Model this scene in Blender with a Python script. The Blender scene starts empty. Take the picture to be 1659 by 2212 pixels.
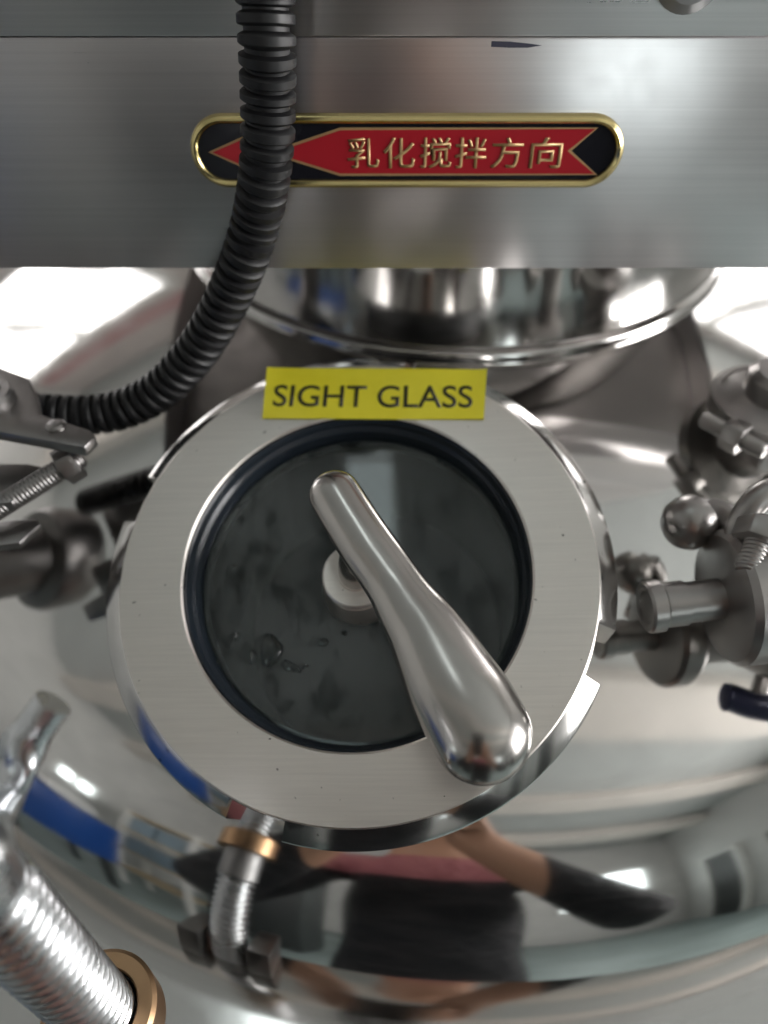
import bpy, bmesh, math, random
from mathutils import Vector, Matrix
random.seed(7)
C = bpy.context.scene.collection
SC = bpy.context.scene
PI = math.pi

# ------------------------------------------------------------------ camera
PITCH = math.radians(44.0)
CAM = Vector((0, 0, 1.5))
cd = bpy.data.cameras.new('camera'); cam = bpy.data.objects.new('camera', cd); C.objects.link(cam)
cam.location = CAM; cam.rotation_euler = (math.radians(90) - PITCH, 0, 0)
cd.sensor_fit = 'VERTICAL'; cd.sensor_height = 34.62; cd.sensor_width = 25.97; cd.lens = 26.0
cd.clip_start = 0.005; cd.clip_end = 60
cd.dof.use_dof = True; cd.dof.focus_distance = 0.190; cd.dof.aperture_fstop = 7.0
SC.camera = cam

# ------------------------------------------------------------------ world, exposure
w = bpy.data.worlds.new('World'); SC.world = w; w.use_nodes = True
w.node_tree.nodes['Background'].inputs[0].default_value = (0.75, 0.85, 0.95, 1)
w.node_tree.nodes['Background'].inputs[1].default_value = 0.3
SC.view_settings.view_transform = 'Standard'; SC.view_settings.look = 'None'
SC.view_settings.exposure = 0.45; SC.view_settings.gamma = 1.0
SC.cycles.use_denoising = True
SC.cycles.max_bounces = 10; SC.cycles.glossy_bounces = 6; SC.cycles.transmission_bounces = 6
SC.cycles.diffuse_bounces = 4; SC.cycles.sample_clamp_indirect = 6.0
SC.cycles.caustics_reflective = False; SC.cycles.caustics_refractive = False

# ------------------------------------------------------------------ pixel helpers (photograph seen at 1659 x 2212)
FPX = 1661.0
def ray(px, py):
    a = (px - 829.5) / FPX; b = (1106 - py) / FPX
    return Vector((a, math.cos(PITCH) + b * math.sin(PITCH), -math.sin(PITCH) + b * math.cos(PITCH)))
def at(px, py, depth): return CAM + ray(px, py) * depth
def onz(px, py, z): d = ray(px, py); return CAM + d * ((z - CAM.z) / d.z)
def ony(px, py, y): d = ray(px, py); return CAM + d * (y / d.y)
RC = Vector((-0.00844, 0.15058, 1.33124))            # centre of the nut face
N = Vector((-0.0739, -0.3918, 0.9171)).normalized()  # its axis
EX = (Vector((1, 0, 0)) - N * N.x).normalized(); EY = N.cross(EX)
RD = 0.55                                            # crown radius of the lid
S = RC - N * (RD + 0.025)
AX, AY = S.x, S.y                                    # tank axis
RM = Matrix((EX, EY, N)).transposed().to_4x4(); RM.translation = RC
def onring(px, py, h=0.0):
    d = ray(px, py); t = ((RC + N * h - CAM).dot(N)) / d.dot(N); v = CAM + d * t - RC
    return Vector((v.dot(EX), v.dot(EY), h)), t
KR0, KRAD = 0.266, 0.090                             # knuckle start and radius
def dome_z(r):
    if r <= KR0: return S.z + math.sqrt(RD * RD - r * r)
    th0 = math.asin(KR0 / RD); z0 = S.z + math.sqrt(RD * RD - KR0 * KR0)
    s = min(1, math.sin(th0) + (r - KR0) / KRAD)
    return z0 - KRAD * (math.cos(th0) - math.sqrt(1 - s * s))
def dz_at(x, y): return dome_z(math.hypot(x - AX, y - AY))

# ------------------------------------------------------------------ materials
def mat(name, col, rough=0.5, metal=0.0, **k):
    m = bpy.data.materials.new(name); m.use_nodes = True
    b = m.node_tree.nodes['Principled BSDF']
    b.inputs['Base Color'].default_value = (*col, 1); b.inputs['Roughness'].default_value = rough
    b.inputs['Metallic'].default_value = metal
    for kk, v in k.items(): b.inputs[kk.replace('_', ' ')].default_value = v
    return m
def nd(m, t, **k):
    n = m.node_tree.nodes.new(t)
    for a, v in k.items(): setattr(n, a, v)
    return n
def lk(m, a, b): m.node_tree.links.new(a, b)
def bsdf(m): return m.node_tree.nodes['Principled BSDF']
def coords(m, scale=(1, 1, 1), rot=(0, 0, 0), src='Object'):
    tc = nd(m, 'ShaderNodeTexCoord'); mp = nd(m, 'ShaderNodeMapping')
    mp.inputs['Scale'].default_value = scale; mp.inputs['Rotation'].default_value = rot
    lk(m, tc.outputs[src], mp.inputs['Vector']); return mp.outputs[0]
def noise(m, vec, scale, detail=4, rough=0.6):
    n = nd(m, 'ShaderNodeTexNoise'); n.inputs['Scale'].default_value = scale
    n.inputs['Detail'].default_value = detail; n.inputs['Roughness'].default_value = rough
    lk(m, vec, n.inputs['Vector']); return n.outputs['Fac']
def rng(m, val, a, b, c, d):
    r = nd(m, 'ShaderNodeMapRange'); r.inputs[1].default_value = a; r.inputs[2].default_value = b
    r.inputs[3].default_value = c; r.inputs[4].default_value = d; lk(m, val, r.inputs[0]); return r.outputs[0]
def math2(m, op, a, b):
    n = nd(m, 'ShaderNodeMath', operation=op)
    for i, v in enumerate((a, b)):
        if isinstance(v, (int, float)): n.inputs[i].default_value = v
        else: lk(m, v, n.inputs[i])
    return n.outputs[0]
def mixc(m, fac, a, b):
    n = nd(m, 'ShaderNodeMix', data_type='RGBA')
    lk(m, fac, n.inputs['Factor'])
    for s, v in ((6, a), (7, b)):
        if isinstance(v, tuple): n.inputs[s].default_value = (*v, 1)
        else: lk(m, v, n.inputs[s])
    return n.outputs[2]
def bump(m, h, strength, dist):
    n = nd(m, 'ShaderNodeBump'); n.inputs['Strength'].default_value = strength; n.inputs['Distance'].default_value = dist
    lk(m, h, n.inputs['Height']); lk(m, n.outputs[0], bsdf(m).inputs['Normal'])

def steel(name, col=(0.60, 0.59, 0.575), rough=0.06, wav=None, smudge=0.03, brushed=None, spots=False):
    m = mat(name, col, rough, 1.0)
    v = coords(m)
    n = noise(m, v, 60, 6)
    if brushed:
        vb = coords(m, brushed[0]); nb = noise(m, vb, brushed[1], 3, 0.7)
        lk(m, math2(m, 'ADD', rng(m, nb, 0.3, 0.7, rough - brushed[2], rough + brushed[2]), rng(m, n, 0.35, 0.7, -smudge, smudge)), bsdf(m).inputs['Roughness'])
        if brushed[3]: bump(m, nb, brushed[3], 0.0002)
        base = mixc(m, rng(m, nb, 0.25, 0.75, 0, 1), tuple(c * 0.93 for c in col), tuple(min(1, c * 1.06) for c in col))
    else:
        lk(m, rng(m, n, 0.3, 0.75, max(0.0, rough - smudge), rough + smudge), bsdf(m).inputs['Roughness'])
        base = None
        if wav: bump(m, noise(m, v, wav[0], 2), wav[1], wav[2])
    if spots:
        sp = noise(m, coords(m), 420, 2, 0.4)
        f = rng(m, sp, 0.735, 0.77, 0, 0.75)
        if base is None:
            rgb = nd(m, 'ShaderNodeRGB'); rgb.outputs[0].default_value = (*col, 1); base = rgb.outputs[0]
        base = mixc(m, f, base, (0.12, 0.11, 0.10))
    if base is not None: lk(m, base, bsdf(m).inputs['Base Color'])
    return m
M = {}
M['dome'] = steel('polished dome steel', (0.66, 0.65, 0.635), 0.08, (11, 0.16, 0.002), 0.035)
M['collar'] = steel('polished collar steel', (0.62, 0.605, 0.59), 0.13, (14, 0.12, 0.002), 0.05)
M['nut'] = steel('satin turned steel', (0.73, 0.695, 0.655), 0.36, None, 0.05, ((1, 40, 40), 30, 0.04, 0.03), True)
M['nut_side'] = steel('smooth turned steel', (0.62, 0.61, 0.595), 0.13, None, 0.04, None, True)
M['handle'] = steel('hand polished steel', (0.48, 0.46, 0.44), 0.23, (120, 0.02, 0.0006), 0.05)
M['panel'] = steel('brushed sheet steel', (0.73, 0.705, 0.71), 0.31, None, 0.025, ((1, 160, 160), 6, 0.015, 0.0))
m = M['panel']; bsdf(m).inputs['Anisotropic'].default_value = 0.75
tv = nd(m, 'ShaderNodeCombineXYZ'); tv.inputs[2].default_value = 1.0; lk(m, tv.outputs[0], bsdf(m).inputs['Tangent'])
M['cast'] = steel('cast steel', (0.28, 0.27, 0.265), 0.36, (500, 0.25, 0.0005), 0.08)
M['zinc'] = steel('zinc plated steel', (0.58, 0.595, 0.61), 0.30, (350, 0.2, 0.0005), 0.08)
M['fitting'] = steel('polished fitting steel', (0.36, 0.345, 0.335), 0.36, (60, 0.10, 0.0008), 0.04)
M['dark_steel'] = steel('dull inner steel', (0.30, 0.30, 0.30), 0.5, None, 0.1)
M['interior'] = mat('shade toned vessel interior', (0.022, 0.025, 0.026), 0.5)  # near black colour stands for the shade inside the vessel
M['brass'] = steel('yellow passivated steel', (0.44, 0.28, 0.16), 0.38, (200, 0.1, 0.0006), 0.08)
M['gold'] = steel('gilt metal', (0.68, 0.57, 0.27), 0.22, (200, 0.1, 0.0004), 0.05)
M['black_rubber'] = mat('black blue rubber', (0.014, 0.020, 0.028), 0.24, 0, Specular_IOR_Level=0.6)
M['conduit'] = mat('black nylon', (0.004, 0.004, 0.005), 0.45)
m = M['conduit']; lk(m, rng(m, noise(m, coords(m), 130, 5), 0.3, 0.75, 0.40, 0.65), bsdf(m).inputs['Roughness'])
M['white_plastic'] = mat('white plastic', (0.72, 0.72, 0.69), 0.35)
M['blue_plastic'] = mat('blue vinyl', (0.025, 0.035, 0.16), 0.4)
M['yellow'] = mat('yellow tape', (0.76, 0.66, 0.03), 0.42)
m = M['yellow']; lk(m, mixc(m, rng(m, noise(m, coords(m), 70, 4), 0.3, 0.7, 0, 1), (0.84, 0.75, 0.03), (0.90, 0.82, 0.05)), bsdf(m).inputs['Base Color'])
M['print'] = mat('black print', (0.022, 0.024, 0.012), 0.5)
M['badge_black'] = mat('black enamel', (0.012, 0.012, 0.016), 0.12)
M['badge_red'] = mat('red enamel', (0.40, 0.018, 0.028), 0.2)
M['badge_gold'] = mat('gold print', (0.52, 0.34, 0.16), 0.4, 0.4)
M['dull_plate'] = steel('dull base plate', (0.26, 0.245, 0.24), 0.45, None, 0.1)
M['ink'] = mat('marker ink', (0.05, 0.05, 0.08), 0.5)
M['skin'] = mat('skin', (0.52, 0.29, 0.19), 0.5)
M['pink'] = mat('pink cotton', (0.42, 0.15, 0.17), 0.85)
M['black_cloth'] = mat('black cloth', (0.012, 0.013, 0.018), 0.8)
m = M['black_cloth']; nn = noise(m, coords(m, (1, 1, 3)), 14, 5); lk(m, mixc(m, rng(m, nn, 0.4, 0.7, 0, 1), (0.005, 0.006, 0.009), (0.028, 0.027, 0.029)), bsdf(m).inputs['Base Color']); bump(m, nn, 0.9, 0.03)
m = M['pink']; nn = noise(m, coords(m, (1, 1, 0.5)), 11, 4); bump(m, nn, 0.9, 0.05); lk(m, mixc(m, rng(m, nn, 0.35, 0.65, 0, 1), (0.34, 0.11, 0.13), (0.46, 0.18, 0.19)), bsdf(m).inputs['Base Color'])
M['hair'] = mat('black hair', (0.01, 0.009, 0.008), 0.5)
M['phone'] = mat('dark phone glass', (0.012, 0.012, 0.015), 0.15)

# sight glass: clear pane under a grey film with washed off patches
g = mat('filmed sight glass', (0.80, 0.90, 0.90), 0.015, 0, Transmission_Weight=1.0, IOR=1.36)
film = nd(g, 'ShaderNodeBsdfPrincipled'); film.inputs['Base Color'].default_value = (0.46, 0.51, 0.51, 1); film.inputs['Roughness'].default_value = 0.45
vv = coords(g); vs = coords(g, (1.0, 0.45, 1.0), (0, 0, 0.5))
n1 = noise(g, vs, 70, 5, 0.62); n2 = noise(g, vs, 190, 4, 0.6); n3 = noise(g, vv, 18, 2, 0.5)
patch = rng(g, math2(g, 'ADD', math2(g, 'MULTIPLY', n1, 0.6), math2(g, 'MULTIPLY', n2, 0.4)), 0.49, 0.56, 1, 0)
fac = math2(g, 'MULTIPLY', rng(g, n3, 0.38, 0.62, 0.10, 0.17), rng(g, patch, 0, 1, 0.18, 1))
mx = nd(g, 'ShaderNodeMixShader'); lk(g, fac, mx.inputs[0]); lk(g, bsdf(g).outputs[0], mx.inputs[1]); lk(g, film.outputs[0], mx.inputs[2])
lk(g, mx.outputs[0], g.node_tree.nodes['Material Output'].inputs['Surface'])
M['glass'] = g
M['water'] = mat('water', (0.9, 0.95, 0.95), 0.02, 0, Transmission_Weight=1.0, IOR=1.33)

def plaster(name, col, sc=3, var=0.08, rough=0.8):
    m = mat(name, col, rough); v = coords(m)
    lk(m, mixc(m, rng(m, noise(m, v, sc, 4), 0.3, 0.7, 0, 1), tuple(c * (1 - var) for c in col), tuple(min(1, c * (1 + var)) for c in col)), bsdf(m).inputs['Base Color'])
    return m
M['wall'] = plaster('white plaster', (0.62, 0.62, 0.605))
M['ceiling'] = plaster('ceiling paint', (0.47, 0.49, 0.48))
M['beam'] = plaster('cream beam paint', (0.66, 0.62, 0.575))
M['wall_warm'] = plaster('warm plaster', (0.62, 0.56, 0.535))
M['pale_red'] = mat('faded red cloth', (0.55, 0.34, 0.34), 0.9)
M['floor'] = plaster('green epoxy floor', (0.27, 0.33, 0.325), 2, 0.15, 0.35)
M['dark_door'] = mat('dark door', (0.03, 0.035, 0.035), 0.5)
M['blue_paint'] = mat('blue machine paint', (0.01, 0.06, 0.26), 0.35)
M['box_grey'] = mat('grey blue plastic', (0.22, 0.30, 0.36), 0.5)
M['wood'] = plaster('pale wood', (0.52, 0.43, 0.30), 6, 0.2)
def emit(name, col, s):
    m = bpy.data.materials.new(name); m.use_nodes = True; nt = m.node_tree; nt.nodes.clear()
    e = nt.nodes.new('ShaderNodeEmission'); e.inputs[0].default_value = (*col, 1); e.inputs[1].default_value = s
    o = nt.nodes.new('ShaderNodeOutputMaterial'); nt.links.new(e.outputs[0], o.inputs[0]); return m
M['daylight'] = emit('daylit window pane', (1.0, 0.985, 0.975), 14.0)
M['daylight_back'] = emit('hazy window pane', (1.0, 0.97, 0.96), 4.0)
m = M['daylight_back']; en = [n for n in m.node_tree.nodes if n.type == 'EMISSION'][0]
lk(m, rng(m, noise(m, coords(m, (1, 1, 0.6)), 3.2, 3), 0.35, 0.65, 1.1, 5.0), en.inputs[1])   # trees and sky outside the panes
M['daylight_soft'] = emit('shaded window pane', (0.90, 1.0, 1.0), 3.2)
M['panel_glow'] = emit('lamp diffuser', (0.90, 1.0, 1.0), 2.8)

# ------------------------------------------------------------------ mesh helpers
def obj(name, bm, mt, parent=None, matrix=None, smooth=30):
    me = bpy.data.meshes.new(name); bm.normal_update(); bm.to_mesh(me); bm.free()
    if not isinstance(mt, (list, tuple)): mt = [mt]
    for q in mt: me.materials.append(M[q] if isinstance(q, str) else q)
    if smooth:
        me.shade_smooth(); me.set_sharp_from_angle(angle=math.radians(smooth))
    o = bpy.data.objects.new(name, me); C.objects.link(o)
    if matrix is not None: o.matrix_world = matrix
    if parent: put(o, parent)
    return o
def put(o, p):
    mw = o.matrix_world.copy() if o.matrix_world != Matrix.Identity(4) else o.matrix_basis.copy()
    o.parent = p; o.matrix_parent_inverse = p.matrix_basis.inverted()
def thing(name, label, cat, loc=(0, 0, 0), group=None):
    o = bpy.data.objects.new(name, None); C.objects.link(o); o.location = loc; o.empty_display_size = 0.02
    tag(o, label, cat, group); return o
def tag(o, label, cat, group=None):
    o['label'] = label; o['category'] = cat
    if group: o['group'] = group
    return o
def struct(o): o['kind'] = 'structure'; return o
def box(bm, lo, hi, bev=0.0, seg=2):
    b2 = bmesh.new()
    r = bmesh.ops.create_cube(b2, size=1)
    for v in b2.verts:
        v.co = Vector([lo[i] + (v.co[i] + 0.5) * (hi[i] - lo[i]) for i in range(3)])
    if bev: bmesh.ops.bevel(b2, geom=b2.edges[:], offset=bev, segments=seg, affect='EDGES', profile=0.5)
    merge(bm, b2)
def merge(bm, b2, mtx=None):
    mp = {}
    for v in b2.verts: mp[v] = bm.verts.new(mtx @ v.co if mtx else v.co)
    for f in b2.faces:
        nf = bm.faces.new([mp[v] for v in f.verts]); nf.material_index = f.material_index
    b2.free()
def lathe(bm, prof, seg=96, mtx=None, closed=False):
    """prof: list of (r, z); revolved about z."""
    rows = []
    for r, z in prof:
        if r < 1e-6: rows.append([bm.verts.new((0, 0, z))])
        else: rows.append([bm.verts.new((r * math.cos(2 * PI * i / seg), r * math.sin(2 * PI * i / seg), z)) for i in range(seg)])
    n = len(rows)
    for k in range(n if closed else n - 1):
        a, b = rows[k], rows[(k + 1) % n]
        for i in range(seg):
            j = (i + 1) % seg
            if len(a) == 1 and len(b) == 1: continue
            if len(a) == 1: bm.faces.new((a[0], b[i], b[j]))
            elif len(b) == 1: bm.faces.new((a[i], b[0], a[j]))
            else: bm.faces.new((a[i], b[i], b[j], a[j]))
    if mtx:
        for row in rows:
            for v in row: v.co = mtx @ v.co
def fix(bm): bmesh.ops.recalc_face_normals(bm, faces=bm.faces[:]); return bm
def axis_m(p, d, up=Vector((0, 0, 1))):
    """matrix whose z runs along d from p"""
    z = Vector(d).normalized(); x = up.cross(z)
    if x.length < 1e-4: x = Vector((1, 0, 0)).cross(z)
    x.normalize(); y = z.cross(x)
    m = Matrix((x, y, z)).transposed().to_4x4(); m.translation = p; return m
def catmull(pts, n):
    out = []; P = [pts[0] * 2 - pts[1]] + list(pts) + [pts[-1] * 2 - pts[-2]]
    for k in range(1, len(P) - 2):
        for i in range(n):
            t = i / n; a, b, c, d = P[k - 1], P[k], P[k + 1], P[k + 2]
            out.append(0.5 * ((2 * b) + (c - a) * t + (2 * a - 5 * b + 4 * c - d) * t * t + (3 * b - a - 3 * c + d) * t ** 3))
    out.append(pts[-1]); return out
def resample(pts, step):
    out = [pts[0]]; acc = 0
    for a, b in zip(pts, pts[1:]):
        L = (b - a).length; s = step - acc
        while s <= L:
            out.append(a + (b - a) * (s / L)); s += step
        acc = L - (s - step)
    return out
def sweep(bm, pts, rad, seg=24, cap=True, flat=None, up=None):
    """tube along pts; rad(i) or list; flat(i)->(sx,sy) scales of the section"""
    n = len(pts); u = None; rows = []
    for i, p in enumerate(pts):
        t = (pts[min(i + 1, n - 1)] - pts[max(i - 1, 0)]).normalized()
        if u is None:
            u = (up or (Vector((0, 0, 1)) if abs(t.z) < 0.9 else Vector((1, 0, 0)))); u = (u - t * u.dot(t)).normalized()
        else: u = (u - t * u.dot(t)).normalized()
        v = t.cross(u); r = rad[i] if isinstance(rad, (list, tuple)) else rad(i)
        sx, sy = flat(i) if flat else (1, 1)
        rows.append([bm.verts.new(p + (u * math.cos(2 * PI * k / seg) * sx + v * math.sin(2 * PI * k / seg) * sy) * r) for k in range(seg)])
    for a, b in zip(rows, rows[1:]):
        for k in range(seg): bm.faces.new((a[k], a[(k + 1) % seg], b[(k + 1) % seg], b[k]))
    if cap:
        bm.faces.new(rows[0][::-1]); bm.faces.new(rows[-1])
def prism(bm, poly, h, bev=0.0):
    """poly: list of world Vectors (planar); extruded by vector h"""
    b2 = bmesh.new()
    a = [b2.verts.new(p) for p in poly]; b = [b2.verts.new(p + h) for p in poly]; n = len(poly)
    b2.faces.new(a[::-1]); b2.faces.new(b)
    for i in range(n): b2.faces.new((a[i], a[(i + 1) % n], b[(i + 1) % n], b[i]))
    fix(b2)
    if bev: bmesh.ops.bevel(b2, geom=b2.edges[:], offset=bev, segments=2, affect='EDGES', profile=0.5)
    merge(bm, b2)
def text_bm(body, w_, h_, depth=0.0002, spacing=1.0, shear=0.0, fatten=0.0):
    """lettering centred on the origin, fitted into w_ by h_, in the xy plane"""
    cu = bpy.data.curves.new('lettering', 'FONT'); cu.body = body; cu.space_character = spacing
    cu.offset = fatten; cu.resolution_u = 6
    o = bpy.data.objects.new('lettering_source', cu); C.objects.link(o)
    dg = bpy.context.evaluated_depsgraph_get(); me = bpy.data.meshes.new_from_object(o.evaluated_get(dg))
    bm = bmesh.new(); bm.from_mesh(me); bpy.data.objects.remove(o); bpy.data.curves.remove(cu); bpy.data.meshes.remove(me)
    xs = [v.co.x for v in bm.verts]; ys = [v.co.y for v in bm.verts]
    sx = w_ / (max(xs) - min(xs)); sy = h_ / (max(ys) - min(ys)); cx = (max(xs) + min(xs)) / 2; cy = (max(ys) + min(ys)) / 2
    for v in bm.verts: v.co = Vector(((v.co.x - cx) * sx, (v.co.y - cy) * sy, 0))
    fix(bm)
    r = bmesh.ops.extrude_face_region(bm, geom=bm.faces[:])
    for v in [e for e in r['geom'] if isinstance(e, bmesh.types.BMVert)]: v.co.z += depth
    return fix(bm)
def thread_bm(bm, mtx, r, pitch, L, seg=40, amp=None, per=6, end=True):
    amp = amp or pitch * 0.3; nz = int(L / pitch * per) + 1; rows = []
    for k in range(nz):
        z = k * L / (nz - 1); row = []
        for i in range(seg):
            a = i / seg; ph = (z / pitch - a) % 1.0; tri = abs(ph * 2 - 1)
            rr = r - amp * (1 - min(1, tri * 1.25)); 
            if end: rr -= max(0, pitch - min(z, L - z)) * 0.5
            row.append(bm.verts.new(mtx @ Vector((rr * math.cos(2 * PI * a), rr * math.sin(2 * PI * a), z))))
        rows.append(row)
    for a, b in zip(rows, rows[1:]):
        for i in range(seg): bm.faces.new((a[i], a[(i + 1) % seg], b[(i + 1) % seg], b[i]))
    bm.faces.new(rows[0][::-1]); bm.faces.new(rows[-1])
def hexprism(bm, mtx, r, h, bev=0.0006):
    b2 = bmesh.new()
    a = [b2.verts.new((r * math.cos(PI / 3 * i), r * math.sin(PI / 3 * i), 0)) for i in range(6)]
    b = [b2.verts.new((q.co.x, q.co.y, h)) for q in a]
    b2.faces.new(a[::-1]); b2.faces.new(b)
    for i in range(6): b2.faces.new((a[i], a[(i + 1) % 6], b[(i + 1) % 6], b[i]))
    bmesh.ops.bevel(b2, geom=b2.edges[:], offset=bev, segments=2, affect='EDGES', profile=0.5)
    merge(bm, b2, mtx)

# ================================================================== THE SETTING (seen in the polished metal)
RX0, RX1, RY0, RY1, RZ = -2.8, 2.8, -4.0, 2.3, 3.3
def slab(name, lo, hi, mt, kind=True):
    bm = bmesh.new(); box(bm, lo, hi); o = obj(name, bm, mt, smooth=0)
    if kind: struct(o)
    return o
slab('floor', (RX0, RY0, -0.1), (RX1, RY1, 0), 'floor')
ceil = slab('ceiling', (RX0, RY0, RZ), (RX1, RY1, RZ + 0.1), 'ceiling')
for y in (-3.0, -1.7, -0.6, 1.5):
    bm = bmesh.new(); box(bm, (RX0 + 0.02, y - 0.16, RZ - 0.22), (RX1 - 0.02, y + 0.16, RZ - 0.002)); obj('beam', bm, 'beam', ceil, smooth=0)
wb = slab('wall_back', (RX0, RY1, 0), (RX1, RY1 + 0.1, RZ), 'wall_warm')
wf = slab('wall_front', (RX0, RY0 - 0.1, 0), (RX1, RY0, RZ), 'wall')
wl = slab('wall_left', (RX0 - 0.1, RY0, 0), (RX0, RY1, RZ), 'wall')
wr = slab('wall_right', (RX1, RY0, 0), (RX1 + 0.1, RY1, RZ), 'wall')
def window(wall, axis, c, z, w_, h_, cols, label, glow='daylight'):
    """daylit window fixed on a wall; axis 'x' walls face along x, 'y' walls along y"""
    sgn = {'wall_back': -1, 'wall_front': 1, 'wall_left': 1, 'wall_right': -1}[wall.name]
    pos = {'wall_back': RY1, 'wall_front': RY0, 'wall_left': RX0, 'wall_right': RX1}[wall.name]
    def P(u, d, zz): return (u, pos + sgn * d, zz) if axis == 'y' else (pos + sgn * d, u, zz)
    def bx(u0, u1, d0, d1, z0, z1):
        a, b = P(u0, d0, z0), P(u1, d1, z1); bm = bmesh.new(); box(bm, [min(i, j) for i, j in zip(a, b)], [max(i, j) for i, j in zip(a, b)]); return bm
    t = thing('window', label, 'window', P(c, 0, z - h_ / 2))
    pw = w_ / cols
    for k in range(cols):
        u0 = c - w_ / 2 + k * pw
        obj('pane', bx(u0 + 0.03, u0 + pw - 0.03, 0.01, 0.02, z - h_ / 2 + 0.03, z + h_ / 2 - 0.03), glow, t, smooth=0)
    for k in range(cols + 1):
        u0 = c - w_ / 2 + k * pw
        obj('mullion', bx(u0 - 0.03, u0 + 0.03, 0.003, 0.06, z - h_ / 2, z + h_ / 2), 'white_plastic', t, smooth=0)
    for zz in (z - h_ / 2, z + h_ / 2):
        obj('frame', bx(c - w_ / 2 - 0.03, c + w_ / 2 + 0.03, 0.003, 0.07, zz - 0.03, zz + 0.03), 'white_plastic', t, smooth=0)
    return t
window(wb, 'y', 1.95, 2.45, 1.5, 1.3, 2, 'bright daylit window mirrored in the lid beside the steel collar', 'daylight_back')
window(wb, 'y', -2.0, 1.75, 1.4, 1.5, 2, 'bright daylit window mirrored in the lid behind the conduit', 'daylight_back')
window(wf, 'y', 1.75, 1.7, 1.1, 1.2, 2, 'added glowing window that brightens the steel housing, between the photographer and the dark doors', 'daylight_soft')  # added glow on the front wall, brightens the right side of the housing
window(wl, 'x', -1.55, 1.58, 0.5, 0.30, 2, 'small daylit window mirrored above the blue machine', 'daylight_soft')
window(wr, 'x', -0.6, 1.75, 1.5, 1.3, 3, 'daylit window beside the dark doors mirrored in the lid')
for k, (y, lab) in enumerate(((-3.1, 'dark narrow door farther from the daylit side window, mirrored in the lid'), (-2.1, 'dark narrow door next to the daylit side window, mirrored in the lid'))):
    t = thing('door', lab, 'door', (RX1, y, 0))
    bm = bmesh.new(); box(bm, (RX1 - 0.05, y - 0.25, 0.0), (RX1 - 0.005, y + 0.25, 1.95)); obj('leaf', bm, 'dark_door', t, smooth=0)
    for y0, y1, z0, z1 in ((y - 0.33, y - 0.255, 0, 2.03), (y + 0.255, y + 0.33, 0, 2.03), (y - 0.255, y + 0.255, 1.955, 2.03)):
        bm = bmesh.new(); box(bm, (RX1 - 0.08, y0, z0), (RX1 - 0.003, y1, z1)); obj('door_frame', bm, 'white_plastic', t, smooth=0)
t = thing('banner', 'long pale red cloth banner mirrored in the lid above the window', 'banner', (-1.9, RY1, 2.6))
bm = bmesh.new(); box(bm, (-2.7, RY1 - 0.02, 2.68), (-1.0, RY1 - 0.004, 2.86)); obj('cloth', bm, 'pale_red', t, smooth=0)
bm = bmesh.new(); sweep(bm, [Vector((-2.75, RY1 - 0.03, 2.87)), Vector((-0.95, RY1 - 0.03, 2.87))], [0.012, 0.012], 10); obj('rod', bm, 'white_plastic', t)
t = thing('panel_lamp', 'narrow ceiling lamp panel whose pale wedge is mirrored in the sight glass', 'lamp', (-0.31, 0.42, RZ - 0.06))
bm = bmesh.new(); box(bm, (-0.375, 0.065, RZ - 0.05), (-0.220, 0.615, RZ - 0.004), 0.006); obj('frame', bm, 'white_plastic', t)
bm = bmesh.new(); box(bm, (-0.36, 0.08, RZ - 0.056), (-0.235, 0.60, RZ - 0.0505)); obj('diffuser', bm, 'panel_glow', t, smooth=0)
t = thing('reflection_darkener', 'tall cabinet shaped dark form added behind the photographer to darken reflections in the steel housing', 'cabinet', (-1.0, -1.9, 0))  # added dark form, gives the left of the housing something dark to reflect
bm = bmesh.new(); box(bm, (-1.30, -2.2, 0.08), (-0.72, -1.75, 1.75), 0.01); obj('darkener_body', bm, 'dark_door', t)
for x0, x1 in ((-1.29, -1.015), (-1.005, -0.73)):
    bm = bmesh.new(); box(bm, (x0, -1.749, 0.10), (x1, -1.73, 1.73), 0.004); dd = obj('darkener_front', bm, 'dark_door', t)
    bm = bmesh.new(); xx = -1.035 if x0 < -1.1 else -0.985; box(bm, (xx - 0.008, -1.7295, 0.85), (xx + 0.008, -1.71, 1.0), 0.003); obj('handle', bm, 'fitting', dd)
bm = bmesh.new(); box(bm, (-1.28, -2.18, 0), (-0.74, -1.77, 0.0795)); obj('darkener_base', bm, 'dark_door', t, smooth=0)
# blue machine and a shelf, both only mirrored in the lid
t = thing('blue_machine', 'dark blue painted machine mirrored in the lid behind the swing bolt', 'machine', (-1.9, -0.8, 0))
bm = bmesh.new(); box(bm, (-2.2, -1.25, 0.55), (-1.6, -0.35, 1.12), 0.02); obj('cabinet', bm, 'blue_paint', t)
bm = bmesh.new(); box(bm, (-2.1, -1.15, 1.121), (-1.75, -0.75, 1.24), 0.02); obj('head', bm, 'white_plastic', t)
for x in (-2.15, -1.7):
    for y in (-1.2, -0.45):
        bm = bmesh.new(); box(bm, (x, y, 0), (x + 0.06, y + 0.06, 0.551)); obj('leg', bm, 'dark_door', t, smooth=0)
t = thing('shelf', 'pale wooden shelf rack with grey boxes mirrored in the lid next to the blue machine', 'shelf', (-1.7, -1.75, 0))
for z in (0.4, 0.8, 1.2, 1.55):
    bm = bmesh.new(); box(bm, (-2.05, -1.95, z), (-1.35, -1.6, z + 0.035)); obj('board', bm, 'wood', t, smooth=0)
for x in (-2.05, -1.39):
    for y in (-1.95, -1.64):
        bm = bmesh.new(); box(bm, (x - 0.001, y - 0.001, 0), (x + 0.041, y + 0.041, 1.62)); obj('post', bm, 'white_plastic', t, smooth=0)
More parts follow.
